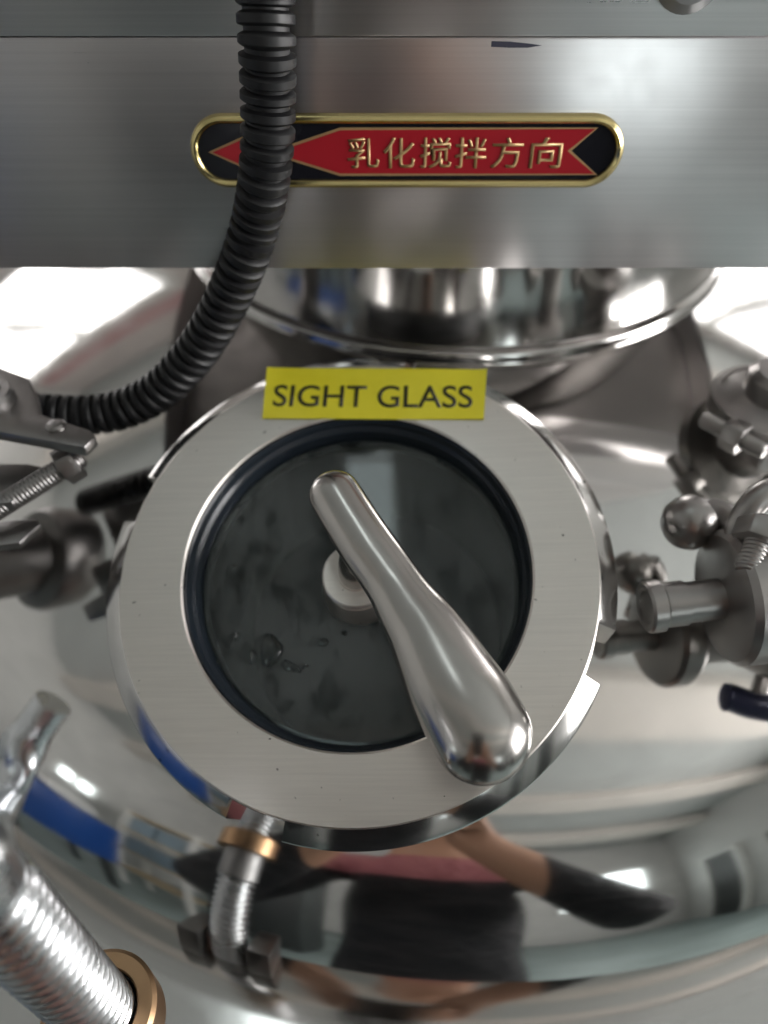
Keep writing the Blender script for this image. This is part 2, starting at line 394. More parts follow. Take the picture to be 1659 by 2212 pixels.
for x, z, lb in ((-1.98, 0.836, 'grey blue box on the lower shelf board, against the wall side of the rack'), (-1.72, 0.836, 'grey blue box on the lower shelf board, at the open side of the rack'), (-1.98, 1.236, 'grey blue box on the upper shelf board, against the wall side of the rack'), (-1.70, 1.236, 'grey blue box on the upper shelf board, at the open side of the rack')):
    bm = bmesh.new(); box(bm, (x, -1.9, z), (x + 0.24, -1.63, z + 0.25)); tag(obj('storage_box', bm, 'box_grey', None, None, 0), lb, 'box', 'boxes on the shelf rack')

# ================================================================== TANK AND LID
lid = thing('mixing_tank', 'mixing tank with large mirror polished domed steel lid', 'tank', (AX, AY, 0))
LM = Matrix.Translation((AX, AY, 0))
prof = []
th0 = math.asin(KR0 / RD)
for k in range(70): a = th0 * k / 69; prof.append((RD * math.sin(a), S.z + RD * math.cos(a)))
zk = S.z + RD * math.cos(th0) - KRAD * math.cos(th0); rk = KR0 - KRAD * math.sin(th0)
for k in range(1, 41):
    a = th0 + (PI / 2 - th0) * k / 40; prof.append((rk + KRAD * math.sin(a), zk + KRAD * math.cos(a)))
RMAX = rk + KRAD
ZR = zk - 0.012
prof += [(RMAX, ZR)]
bm = bmesh.new(); lathe(bm, prof, 288, LM)
kill = [f for f in bm.faces if all(((v.co - RC) - N * (v.co - RC).dot(N)).length < 0.0585 and (v.co - RC).dot(N) > -0.06 for v in f.verts)]
bmesh.ops.delete(bm, geom=kill, context='FACES')
fix(bm); obj('dome', bm, 'dome', lid, smooth=60)
bm = bmesh.new(); lathe(bm, [(RMAX - 0.002, ZR), (RMAX + 0.002, ZR), (RMAX + 0.050, ZR), (RMAX + 0.052, ZR - 0.002), (RMAX + 0.052, ZR - 0.012), (RMAX - 0.002, ZR - 0.012)], 160, LM, True); obj('rim_flange', fix(bm), 'collar', lid)
CR = 0.128
zc = dome_z(CR)
bm = bmesh.new(); lathe(bm, [(CR - 0.004, zc - 0.012), (CR + 0.0012, zc - 0.004), (CR + 0.0012, zc + 0.0035), (CR + 0.0005, zc + 0.0045), (CR - 0.0012, zc + 0.0050), (CR - 0.0018, zc + 0.0056), (CR - 0.0020, 1.4005), (CR - 0.02, 1.4005)], 192, LM)
obj('collar', fix(bm), 'collar', lid, smooth=40)
vessel = lid
bm = bmesh.new(); lathe(bm, [(RMAX - 0.02, ZR - 0.0135), (RMAX + 0.052, ZR - 0.0135), (RMAX + 0.052, ZR - 0.026), (RMAX + 0.004, ZR - 0.026), (RMAX + 0.004, 0.55), (0.2, 0.42), (0, 0.40)], 96, LM); obj('shell', fix(bm), 'collar', vessel)
for k in range(3):
    a = 2 * PI * k / 3 + 0.5; p = Vector((AX + 0.25 * math.cos(a), AY + 0.25 * math.sin(a), 0))
    bm = bmesh.new(); sweep(bm, [p, p + Vector((0, 0, 0.6))], [0.025, 0.025], 16); obj('leg', bm, 'fitting', vessel)

# ================================================================== SIGHT GLASS
sg = thing('sight_glass', 'round sight glass with wide satin steel slotted nut and lever wiper', 'sight glass', RC - N * 0.03)
mm = 0.001
slots = [math.radians(a) for a in (-20.5, 69.5, 159.5, 249.5)]; SW = math.radians(6.2)
full = [(0.0605, -0.0195), (0.0515, -0.0195), (0.0515, -0.0006), (0.0521, 0), (0.0702, 0), (0.0706, -0.0003), (0.0755, -0.0033), (0.0759, -0.0039), (0.0759, -0.0195)]
cut = [(0.0605, -0.0195), (0.0515, -0.0195), (0.0515, -0.0006), (0.0521, 0), (0.0702, 0), (0.0706, -0.0003), (0.0708, -0.0006), (0.0709, -0.001), (0.0709, -0.0195)]
angs = []
for k in range(360):
    angs.append(2 * PI * k / 360)
marks = []
for s in slots:
    for e in (s - SW, s + SW): marks.append(e % (2 * PI))
angs = sorted([a for a in angs if all(abs((a - m_ + PI) % (2 * PI) - PI) > 0.006 for m_ in marks)] + marks)
def in_slot(a): return any(abs((a - s + PI) % (2 * PI) - PI) < SW for s in slots)
bm = bmesh.new(); cache = {}
def row(a, kind):
    key = (a, kind)
    if key not in cache: cache[key] = [bm.verts.new((r * math.cos(a), r * math.sin(a), z)) for r, z in (cut if kind else full)]
    return cache[key]
n_ = len(angs); P_ = len(full)
for i in range(n_):
    a, b = angs[i], angs[(i + 1) % n_]; mid = a + ((b - a) % (2 * PI)) / 2; k = in_slot(mid)
    ra, rb = row(a, k), row(b, k)
    for j in range(P_):
        f = bm.faces.new((ra[j], rb[j], rb[(j + 1) % P_], ra[(j + 1) % P_])); f.material_index = 1 if j in (5, 6, 7, 1) else 0
for m_ in marks:
    A_, B_ = row(m_, False), row(m_, True)
    f = bm.faces.new((A_[5], A_[6], A_[7], A_[8], B_[8], B_[7], B_[6])); f.material_index = 1
bmesh.ops.remove_doubles(bm, verts=bm.verts[:], dist=1e-6)
fix(bm); obj('union_nut', bm, ['nut', 'nut_side'], sg, RM, 25)
bm = bmesh.new(); lathe(bm, [(0.0514, -0.0012), (0.0509, -0.0009), (0.0505, -0.0014), (0.0503, -0.0040), (0.0500, -0.0048), (0.0493, -0.0054), (0.0489, -0.0066), (0.0489, -0.0096), (0.0487, -0.0104), (0.0486, -0.0112), (0.0486, -0.0185), (0.0514, -0.0185)], 160, closed=True)
obj('gasket', fix(bm), 'black_rubber', sg, RM, 50)
bm = bmesh.new(); lathe(bm, [(0, -0.0105), (0.0478, -0.0105), (0.0485, -0.0113), (0.0485, -0.0175), (0, -0.0175)], 128); obj('glass_pane', fix(bm), 'glass', sg, RM)
bm = bmesh.new(); lathe(bm, [(0.0600, -0.018), (0.0600, -0.060), (0.0470, -0.062), (0.0470, -0.075), (0, -0.075)], 96)
lathe(bm, [(0.0600, -0.0178), (0.0475, -0.0178), (0.0470, -0.062)], 96); obj('nozzle', bm, 'interior', sg, RM)
# hub and lever of the wiper
HM = RM @ Matrix.Translation((0.0006, -0.0026, 0))
bm = bmesh.new(); lathe(bm, [(0.0114, -0.01052), (0.0114, -0.0088), (0.0106, -0.0040), (0.0098, -0.0012), (0.0098, -0.0004), (0.0090, 0.0), (0.0090, 0.0006), (0.0099, 0.0010), (0.0099, 0.0026), (0.0094, 0.0031), (0.0052, 0.0031), (0.0050, 0.0040), (0, 0.0040)], 64); obj('wiper_hub', fix(bm), 'nut', sg, HM)
hs = [((724, 1070), 57, 26), ((757, 1124), 59, 26.5), ((792, 1178), 61, 27), ((825, 1224), 61.5, 27.3), ((853, 1265), 63, 27.6), ((882, 1311), 71, 28), ((915, 1360), 82, 28.4), ((946, 1416), 93, 29), ((977, 1474), 103, 29.4), ((1008, 1526), 108, 29.8), ((1040, 1583), 109, 30)]
cp = []; cr = []
for p, wpx, h in hs:
    v, t = onring(*p, h * mm); cp.append(v); cr.append(wpx * t / FPX)
cp2 = catmull(cp, 6); cr2 = catmull([Vector((r, 0, 0)) for r in cr], 6); cr2 = [r.x for r in cr2]
d0 = (cp2[0] - cp2[1]).normalized(); d1 = (cp2[-1] - cp2[-2]).normalized()
pre = [(cp2[0] + d0 * cr2[0] * math.sin(a), cr2[0] * math.cos(a)) for a in [PI / 2 * k / 9 * 0.985 for k in range(9, 0, -1)]]
post = [(cp2[-1] + d1 * cr2[-1] * math.sin(a), cr2[-1] * math.cos(a)) for a in [PI / 2 * k / 12 * 0.985 for k in range(1, 13)]]
pts = [p for p, r in pre] + cp2 + [p for p, r in post]; rad = [r for p, r in pre] + cr2 + [r for p, r in post]
bm = bmesh.new(); sweep(bm, pts, rad, 40, up=Vector((0, 0, 1)), flat=lambda i: (0.82, 1.0))
hd = obj('wiper_lever', fix(bm), 'handle', sg, RM, 60)
top = onring(806, 1206, 0.021)[0]
bm = bmesh.new(); sweep(bm, catmull([Vector((0.0006, -0.0026, 0.003)), Vector((0.001, -0.0026, 0.009)), Vector((0.0025, -0.0020, 0.016)), Vector((top.x, top.y, 0.024))], 6), lambda i: 0.0048, 24); obj('lever_stem', fix(bm), 'handle', sg, RM, 60)
# specks of dirt on the nut
for px, py, r_, h in ((297, 1486, 0.0007, -0.0018), (307, 1517, 0.0006, -0.0014), (1216, 1156, 0.0004, 0), (583, 1596, 0.0004, 0), (1262, 1040, 0.0004, 0), (470, 1430, 0.0003, 0), (960, 1720, 0.00025, 0)):
    c, _ = onring(px, py, h); bm = bmesh.new(); k0 = random.uniform(0.6, 1)
    lathe(bm, [(r_, -0.0003), (r_ * 0.8, 0.00012), (0, 0.0002)], 9, Matrix.Translation(c) @ Matrix.Diagonal((1, k0, 1, 1))); obj('dirt_speck', fix(bm), 'print', sg, RM)
# water on the pane
def drop(px, py, rx, ry, rot, lab_, h=0.0019):
    c, t = onring(px, py, -0.0105); sx, sy = rx * t / FPX, ry * t / FPX
    bm = bmesh.new(); sg_ = 20; rows = []
    ph = [random.uniform(0, 6) for _ in range(3)]
    for k in range(6):
        q = k / 5; row_ = []
        for i in range(sg_):
            a = 2 * PI * i / sg_; wob = 1 + 0.16 * math.sin(2 * a + ph[0]) + 0.10 * math.sin(3 * a + ph[1])
            rr = math.cos(q * PI / 2) * wob
            x, y = sx * rr * math.cos(a), sy * rr * math.sin(a)
            row_.append(bm.verts.new((c.x + x * math.cos(rot) - y * math.sin(rot), c.y + x * math.sin(rot) + y * math.cos(rot), -0.01045 + h * math.sin(q * PI / 2))))
        rows.append(row_)
    for a, b in zip(rows, rows[1:]):
        for i in range(sg_): bm.faces.new((a[i], a[(i + 1) % sg_], b[(i + 1) % sg_], b[i]))
    bm.faces.new(rows[0][::-1]); bmesh.ops.remove_doubles(bm, verts=bm.verts[:], dist=1e-6)
    return tag(obj('water_droplet', fix(bm), 'water', None, RM, 60), lab_, 'droplet', 'water drops on the sight glass')
for a in ((585, 1405, 26, 34, -0.4, 'largest water drop lying on the dark sight glass pane'), (628, 1440, 22, 11, -0.6, 'long glinting water drop touching the largest drop on the pane'),
          (512, 1375, 8, 8, 0, 'tiny round water drop on the pane just above the largest drop'), (697, 1388, 14, 9, 0.5, 'oval water drop between wiper hub and largest drop'), (745, 1368, 6, 6, 0, 'tiny water drop just below the wiper hub'),
          (548, 1420, 9, 14, 0, 'narrow upright water drop beside the largest drop'), (505, 1225, 5, 5, 0, 'tiny round water drop alone near the gasket level with the wiper hub'), (660, 1440, 7, 5, 0.4, 'tiny water drop beside the long glinting drop')): drop(*a)

# ================================================================== YELLOW LABEL
lab = thing('name_label', 'yellow tape label reading SIGHT GLASS on the steel nut', 'label', RC + EY * 0.06)
cs = [onring(px, py, 0.0007)[0] for px, py in ((566, 903), (1045, 905), (1052, 797), (577, 793))]
nu, nv = 24, 8
def lerp4(u, v):
    p = (cs[0] * (1 - u) + cs[1] * u) * (1 - v) + (cs[3] * (1 - u) + cs[2] * u) * v
    p.z = 0.00045 + 0.00012 * math.sin(7 * u + 3 * v) + 0.0008 * (max(0, abs(u - 0.5) - 0.42) * 8) ** 2 * v
    return p
bm = bmesh.new(); g0 = [[bm.verts.new(lerp4(i / nu, j / nv)) for i in range(nu + 1)] for j in range(nv + 1)]
for j in range(nv):
    for i in range(nu): bm.faces.new((g0[j][i], g0[j][i + 1], g0[j + 1][i + 1], g0[j + 1][i]))
r = bmesh.ops.extrude_face_region(bm, geom=bm.faces[:])
for v in [e for e in r['geom'] if isinstance(e, bmesh.types.BMVert)]: v.co.z -= 0.00022
obj('tape', fix(bm), 'yellow', lab, RM)
tl, _ = onring(591, 880, 0); tr_, _ = onring(1022, 883, 0); tt, _ = onring(806, 832, 0); tb, _ = onring(806, 879, 0)
wv = tr_ - tl; ang = math.atan2(wv.y, wv.x); hh = (tt - tb).length
bm = text_bm('SIGHT GLASS', wv.length, hh, 0.00008, 1.0, fatten=0.006)
cen = (tl + tr_) / 2 + (tt - tb) * 0.5
for v in bm.verts:
    x, y = v.co.x, v.co.y; p = Vector((cen.x + x * math.cos(ang) - y * math.sin(ang), cen.y + x * math.sin(ang) + y * math.cos(ang), 0))
    # follow the slight waves of the tape
    u = (p - cs[0]).dot((cs[1] - cs[0]).normalized()) / (cs[1] - cs[0]).length; vv_ = (p - cs[0]).dot((cs[3] - cs[0]).normalized()) / (cs[3] - cs[0]).length
    p.z = lerp4(min(1, max(0, u)), min(1, max(0, vv_))).z + 0.00001 + v.co.z; v.co = p
obj('lettering', bm, 'print', lab, RM, 0)

# ================================================================== DRIVE HOUSING WITH BADGE
YB = 0.226
hz = ony(830, 581, YB).z; sz = ony(830, 80, YB).z
hous = thing('drive_housing', 'brushed sheet steel housing standing over the tank lid collar', 'housing', (AX, YB + 0.14, hz))
YE = YB + 0.30
bm = bmesh.new(); box(bm, (-0.135, YB, hz), (0.178, YB + 0.0022, sz), 0.0007)
box(bm, (-0.135, YB + 0.0006, hz + 0.0004), (0.178, YB + 0.020, hz + 0.0022), 0.0006); obj('front_panel', bm, 'panel', hous)
for x in (-0.135, 0.176):
    bm = bmesh.new(); box(bm, (x, YB + 0.0022, hz), (x + 0.002, YE, sz)); obj('side_panel', bm, 'panel', hous, smooth=0)
bm = bmesh.new(); box(bm, (-0.1325, YE - 0.002, hz), (0.1755, YE, sz)); obj('rear_panel', bm, 'panel', hous, smooth=0)
bm = bmesh.new(); box(bm, (-0.1325, YB + 0.0025, hz + 0.018), (0.1755, YE - 0.003, hz + 0.024)); obj('motor_plate', bm, 'dull_plate', hous, smooth=0)
bm = bmesh.new(); box(bm, (-0.1355, YB - 0.0008, sz + 0.0002), (0.1785, YE + 0.001, sz + 0.16), 0.0006); obj('cover', bm, 'panel', hous)
p = ony(1492, -58, YB - 0.0008); bm = bmesh.new(); lathe(bm, [(0.0085, 0), (0.0085, 0.0012), (0.006, 0.0032), (0, 0.0040)], 32, axis_m(p, (0, -1, 0))); obj('screw_head', fix(bm), 'dark_steel', hous)
a, b = ony(1062, 93, YB), ony(1168, 100, YB); mid = (a + b) / 2
bm = bmesh.new(); ply = [ony(*q, YB - 0.0003) for q in ((1062, 89), (1100, 90), (1140, 94), (1170, 98), (1140, 103), (1100, 103), (1061, 101))]; prism(bm, ply, Vector((0, -0.00012, 0))); obj('ink_mark', bm, 'ink', hous, smooth=0)
badge = thing('direction_badge', 'long gilt and black badge with red arrow ribbon on the steel housing', 'badge', ony(880, 322, YB))
def bp(px, py): q = ony(px, py, YB); return Vector((q.x, q.z))
L_, R_ = bp(413, 322).x, bp(1345, 322).x; T_, B_ = bp(880, 243).y, bp(880, 402).y
zc_ = (T_ + B_) / 2; hr = (T_ - B_) / 2
def stadium(inset, n=20):
    r = hr - inset; x0, x1 = L_ + hr, R_ - hr; out = []
    for k in range(n + 1): a = -PI / 2 + PI * k / n; out.append((x1 + r * math.cos(a), zc_ + r * math.sin(a)))
    for k in range(n + 1): a = PI / 2 + PI * k / n; out.append((x0 + r * math.cos(a), zc_ + r * math.sin(a)))
    return out
bm = bmesh.new(); rows = []
for ins, yy in ((0, 0.0003), (0, 0.0012), (0.0005, 0.0022), (0.0013, 0.0027), (0.0021, 0.0022), (0.0024, 0.0016), (0.0024, 0.0005)):
    rows.append([bm.verts.new((x, YB - yy, z)) for x, z in stadium(ins)])
for a, b in zip(rows, rows[1:]):
    for i in range(len(a)): bm.faces.new((a[i], a[(i + 1) % len(a)], b[(i + 1) % len(a)], b[i]))
obj('rim', fix(bm), 'gold', badge, smooth=50)
bm = bmesh.new(); prism(bm, [Vector((x, YB - 0.0004, z)) for x, z in stadium(0.0022)], Vector((0, -0.0008, 0))); obj('backing', bm, 'badge_black', badge)
rib = [(452, 325), (545, 283), (552, 308), (600, 318), (735, 272), (1290, 272), (1232, 322), (1288, 374), (735, 376), (600, 334), (552, 342), (545, 367)]
def scale_poly(P, d):
    n = len(P); out = []
    for i in range(n):
        a, b, c = Vector(P[i - 1]), Vector(P[i]), Vector(P[(i + 1) % n])
        e1 = (b - a).normalized(); e2 = (c - b).normalized(); n1 = Vector((-e1.y, e1.x)); n2 = Vector((-e2.y, e2.x)); q = (n1 + n2)
        q = q / max(0.5, q.length_squared / 2); out.append(tuple(b + q * d))
    return out
bm = bmesh.new(); prism(bm, [Vector((bp(*q).x, YB - 0.0012, bp(*q).y)) for q in rib], Vector((0, -0.00025, 0))); obj('ribbon_border', bm, 'badge_gold', badge, smooth=0)
bm = bmesh.new(); prism(bm, [Vector((bp(*q).x, YB - 0.0013, bp(*q).y)) for q in scale_poly(rib, 5.5)], Vector((0, -0.00030, 0))); obj('ribbon', bm, 'badge_red', badge, smooth=0)
for ch, px in zip('乳化搅拌方向', (785, 862, 941, 1016, 1094, 1178)):
    q = ony(px, 326, YB); bm = text_bm(ch, 0.0088, 0.0082, 0.0002, fatten=0.004)
    obj('character', bm, 'badge_gold', badge, Matrix.Translation((q.x, YB - 0.00161, q.z)) @ Matrix.Rotation(PI / 2, 4, 'X'), 0)

# ================================================================== CONDUIT
cpts = [at(568, -160, 0.169), at(571, -60, 0.175), at(573, 0, 0.179), at(577, 100, 0.184), at(579, 200, 0.191), at(578, 300, 0.198), at(570, 390, 0.206), at(555, 470, 0.216), at(533, 545, 0.224), at(505, 615, 0.233), at(466, 695, 0.243), at(415, 772, 0.253), at(345, 843, 0.262), at(265, 884, 0.267), at(180, 897, 0.268), at(90, 893, 0.268), at(0, 885, 0.268), at(-80, 880, 0.268)]
STEP = 0.00030
line = resample(catmull(cpts, 14), STEP)
def crad(i):
    ph = (i * STEP / 0.0041) % 1.0
    if ph < 0.62: return 0.0070 - (0.0003 if ph < 0.05 or ph > 0.56 else 0.0)
    if ph < 0.68 or ph > 0.94: return 0.0062
    return 0.0055
bm = bmesh.new(); sweep(bm, line, crad, 36)
tag(obj('corrugated_conduit', fix(bm), 'conduit', None, None, 35), 'black ribbed plastic conduit curving down in front of the steel housing', 'conduit')

# ================================================================== CLAMP beside the conduit
cl = thing('pipe_clamp', 'cast steel hinged pipe clamp with threaded bolt beside the conduit', 'clamp', (-0.135, 0.195, 1.32))
def plate(name, pxs, z, th, mt='cast', bev=0.0009, dzr=0.0):
    bm = bmesh.new(); prism(bm, [onz(px, py, z) for px, py in pxs], Vector((0, 0, -th)), bev); return obj(name, bm, mt, cl)
z1 = 1.357
plate('upper_ear', ((-160, 760), (-60, 770), (20, 800), (62, 815), (80, 850), (88, 893), (196, 928), (207, 942), (182, 966), (-10, 930), (-160, 920)), z1, 0.0040)
p = onz(122, 922, z1); bm = bmesh.new(); lathe(bm, [(0.0030, -0.0002), (0.0030, 0.0006), (0.0022, 0.0014), (0, 0.0017)], 28, Matrix.Translation(p)); obj('rivet', fix(bm), 'cast', cl)
p = onz(-25, 868, z1); bm = bmesh.new(); lathe(bm, [(0.0085, -0.0002), (0.0085, 0.0030), (0.0075, 0.0042), (0.0050, 0.0042), (0.0050, 0.0015), (0, 0.0015)], 40, Matrix.Translation(p)); obj('pivot', fix(bm), 'cast', cl)
plate('lower_ear', ((-160, 1010), (-20, 1000), (60, 1000), (98, 1008), (70, 1046), (25, 1085), (-160, 1100)), 1.3415, 0.0042)
plate('guard', ((-160, 1150), (20, 1122), (78, 1118), (88, 1130), (42, 1172), (-20, 1180), (-160, 1190)), 1.330, 0.0030)
pa, pb = onz(-90, 1150, 1.334), onz(178, 985, 1.3465)
bm = bmesh.new(); thread_bm(bm, axis_m(pa, pb - pa), 0.0036, 0.00125, (pb - pa).length, 28); obj('bolt_thread', bm, 'cast', cl, None, 60)
dv = (pb - pa).normalized(); bm = bmesh.new(); hexprism(bm, axis_m(pb - dv * 0.0075, dv), 0.0062, 0.0055); obj('nut', bm, 'cast', cl)
bm = bmesh.new(); lathe(bm, [(0.016, 0.010), (0.024, 0.012), (0.026, 0.016), (0.026, 0.034), (0.024, 0.038), (0.016, 0.040)], 64, Matrix.Translation((-0.172, 0.195, 1.315)), True); obj('clamp_ring', fix(bm), 'cast', cl)
zz = dz_at(-0.172, 0.195)
bm = bmesh.new(); lathe(bm, [(0.0162, zz - 0.02 - 1.3), (0.0162, 0.058), (0, 0.062)], 64, Matrix.Translation((-0.172, 0.195, 1.3))); obj('ferrule', fix(bm), 'cast', cl)

# ================================================================== SWING BOLT at the lid rim
BX, BY = -0.0682, 0.0494
def bz(px, py): d = ray(px, py); return CAM.z + d.z * (BY / d.y)
zt = bz(20, 1985); zw = bz(214, 2182)
sb = thing('swing_bolt', 'zinc plated threaded swing bolt with flattened wing at the lid rim', 'bolt', (BX, BY, ZR - 0.05))
bm = bmesh.new(); zthr = zt + 0.016
thread_bm(bm, Matrix.Translation((BX, BY, ZR - 0.02)), 0.0083, 0.0040, zthr - ZR + 0.02, 48, 0.0017, 12); obj('thread', bm, 'zinc', sb, None, 60)
bm = bmesh.new(); lathe(bm, [(0.0070, 0), (0.0074, 0.001), (0.0074, 0.005), (0.0088, 0.010), (0.0085, 0.016), (0.006, 0.020), (0, 0.021)], 40, Matrix.Translation((BX, BY, zthr - 0.001))); obj('neck', fix(bm), 'zinc', sb)
wz = zthr + 0.010
wp = [Vector((BX, BY, wz)), at(-28, 1760, 0.137), at(4, 1712, 0.137), at(28, 1665, 0.136), at(48, 1618, 0.136), at(72, 1580, 0.1355), at(96, 1545, 0.135), at(116, 1518, 0.135)]
wr_ = [0.0062, 0.0050, 0.0044, 0.0046, 0.0047, 0.0036, 0.0034, 0.0034]
wc = catmull(wp, 5); wrr = [v.x for v in catmull([Vector((r, 0, 0)) for r in wr_], 5)]
def wf_(i):
    s = i / 5.0
    k = max(0, 1 - abs(s - 3.3) / 1.5); return (1 - 0.45 * k, 1 + 0.12 * k)
bm = bmesh.new(); sweep(bm, wc, wrr, 28, flat=wf_, up=Vector((0.2, -0.4, 0.9))); obj('wing', fix(bm), 'zinc', sb, None, 40)
bm = bmesh.new(); sweep(bm, [Vector((BX, BY, wz)), Vector((BX - 0.018, BY - 0.012, wz + 0.004)), Vector((BX - 0.034, BY - 0.022, wz + 0.014))], [0.006, 0.0044, 0.0036], 24); obj('wing', fix(bm), 'zinc', sb, None, 40)
bw = thing('brass_bush', 'yellow plated round bush ring threaded on the swing bolt', 'bush', (BX, BY, zw - 0.012))
bm = bmesh.new(); lathe(bm, [(0.0090, -0.012), (0.0090, -0.0004), (0.0094, 0), (0.0126, 0), (0.0136, -0.0010), (0.0136, -0.012)], 72, Matrix.Translation((BX, BY, zw)), True); obj('ring', fix(bm), 'brass', bw)
bm = bmesh.new(); lathe(bm, [(0.0082, -0.03), (0.0088, -0.001), (0.0091, -0.0025), (0.0091, -0.03)], 48, Matrix.Translation((BX, BY, zw)), True); obj('liner', fix(bm), 'dark_steel', bw)
# lug on the lid that carries the bolt
u = Vector((BX - AX, BY - AY, 0)).normalized(); s_ = Vector((-u.y, u.x, 0)); b0 = Vector((BX, BY, 0))
ztop = ZR + 0.022
for sgn in (-1, 1):
    bm = bmesh.new(); a0 = b0 - u * (0.012) + s_ * sgn * 0.0105
    prism(bm, [Vector((q.x, q.y, ztop)) for q in (a0 - s_ * sgn * 0.001, a0 + u * 0.034 - s_ * sgn * 0.001, a0 + u * 0.034 + s_ * sgn * 0.009, a0 + s_ * sgn * 0.009)], Vector((0, 0, ZR - 0.004 - ztop)), 0.001); obj('bolt_lug', bm, 'cast', lid)

# ================================================================== VALVE on the lid
vl = thing('sample_valve', 'small polished steel valve with clamp flange and blue lever on the lid', 'valve', (0.150, 0.150, 1.28))
def tube(name, a, b, r, mt='fitting', par=None, prof=None, seg=48):
    d = b - a; L = d.length; pf = prof or [(0, 0), (r * 0.93, 0), (r, r * 0.07), (r, L - r * 0.07), (r * 0.93, L), (0, L)]
    bm = bmesh.new(); lathe(bm, pf, seg, axis_m(a, d)); return obj(name, fix(bm), mt, par or vl)
va = at(1392, 1312, 0.224); vdir = Vector((1.0, 0.10, 0.06)).normalized()
def V(s): return va + vdir * s
tube('end_cap', V(0), V(0.011), 0.0074, prof=[(0, 0.0006), (0.005, 0.0006), (0.0058, 0), (0.0070, 0), (0.0076, 0.0008), (0.0076, 0.0045), (0.0066, 0.0052), (0.0066, 0.0115), (0, 0.0115)])
tube('stem', V(0.010), V(0.024), 0.0060)
tube('clamp_flange', V(0.022), V(0.035), 0.020, prof=[(0, 0), (0.014, 0), (0.0185, 0.0012), (0.0200, 0.0030), (0.0200, 0.0095), (0.0180, 0.0125), (0.012, 0.0130), (0, 0.0130)])
tube('body', V(0.034), V(0.075), 0.0125)
c0 = V(0.060); zd = dz_at(c0.x, c0.y)
tube('foot', Vector((c0.x, c0.y, zd - 0.012)), Vector((c0.x, c0.y, c0.z)), 0.0125)
ka, kb = at(1452, 1150, 0.232), at(1530, 1105, 0.238)
tube('knob', ka, kb, 0.0085, prof=[(0, 0), (0.0035, 0.0004), (0.0062, 0.0018), (0.0080, 0.0046), (0.0084, 0.0080), (0.0078, 0.0110), (0.0052, 0.0125), (0.0042, 0.0128), (0.0042, (kb - ka).length), (0, (kb - ka).length)])
bm = bmesh.new(); sweep(bm, catmull([kb, at(1580, 1130, 0.232), V(0.028)+Vector((0,0,0.012))], 6), lambda i: 0.0045, 20); obj('knob_arm', fix(bm), 'fitting', vl)
ws = at(1600, 1120, 0.222); wn = [at(1590, 1190, 0.222), at(1600, 1130, 0.220), at(1640, 1075, 0.218), at(1700, 1050, 0.218)]
bm = bmesh.new(); sweep(bm, catmull(wn, 6), lambda i: 0.0038, 20); obj('clamp_wing', fix(bm), 'fitting', vl)
pa, pb = V(0.0235) + Vector((0, -0.004, 0.016)), at(1655, 1120, 0.215)
bm = bmesh.new(); thread_bm(bm, axis_m(pa, pb - pa), 0.0036, 0.0013, (pb - pa).length, 28); obj('clamp_screw', bm, 'fitting', vl, None, 60)
bm = bmesh.new(); hexprism(bm, axis_m(pb - (pb - pa).normalized() * 0.008, pb - pa), 0.0072, 0.006); obj('clamp_nut', bm, 'fitting', vl)
bm = bmesh.new(); sweep(bm, catmull([at(1688, 1482, 0.227), at(1710, 1484, 0.227), at(1760, 1500, 0.227), at(1830, 1510, 0.227)], 6), lambda i: 0.0050 if i else 0.0035, 24, flat=lambda i: (0.7, 1)); obj('lever_grip', fix(bm), 'blue_plastic', vl)
bm = bmesh.new(); sweep(bm, catmull([V(0.062), V(0.072) + Vector((0.006, -0.008, -0.002)), at(1780, 1500, 0.227)], 6), lambda i: 0.0032, 20); obj('lever', fix(bm), 'fitting', vl)
# further fitting behind
c1 = onz(1600, 880, 1.337); zd = dz_at(c1.x, c1.y)
cf = thing('clamp_fitting', 'short clamped steel pipe stub on the lid beside the steel collar', 'fitting', (c1.x, c1.y, zd - 0.01))
T1 = Matrix.Translation((c1.x + 0.012, c1.y, 0))
bm = bmesh.new(); lathe(bm, [(0.0125, zd - 0.02), (0.0125, zd + 0.008), (0.020, zd + 0.011), (0.020, zd + 0.016), (0.0125, zd + 0.019), (0.0125, zd + 0.026), (0.010, zd + 0.028), (0, zd + 0.028)], 56, T1); obj('stub', fix(bm), 'fitting', cf)
bm = bmesh.new(); lathe(bm, [(0.0195, zd + 0.0095), (0.0225, zd + 0.0105), (0.0225, zd + 0.0165), (0.0195, zd + 0.0175)], 56, T1, True); obj('clamp_band', fix(bm), 'fitting', cf)
q = Vector((c1.x - 0.010, c1.y - 0.014, zd + 0.0135)); bm = bmesh.new(); hexprism(bm, axis_m(q, (0.6, -0.7, 0)), 0.0060, 0.007); obj('clamp_nut', bm, 'fitting', cf)
bm = bmesh.new(); thread_bm(bm, axis_m(q - Vector((0.006, -0.007, 0)), (0.6, -0.7, 0)), 0.0030, 0.0011, 0.024, 24); obj('clamp_screw', bm, 'fitting', cf, None, 60)

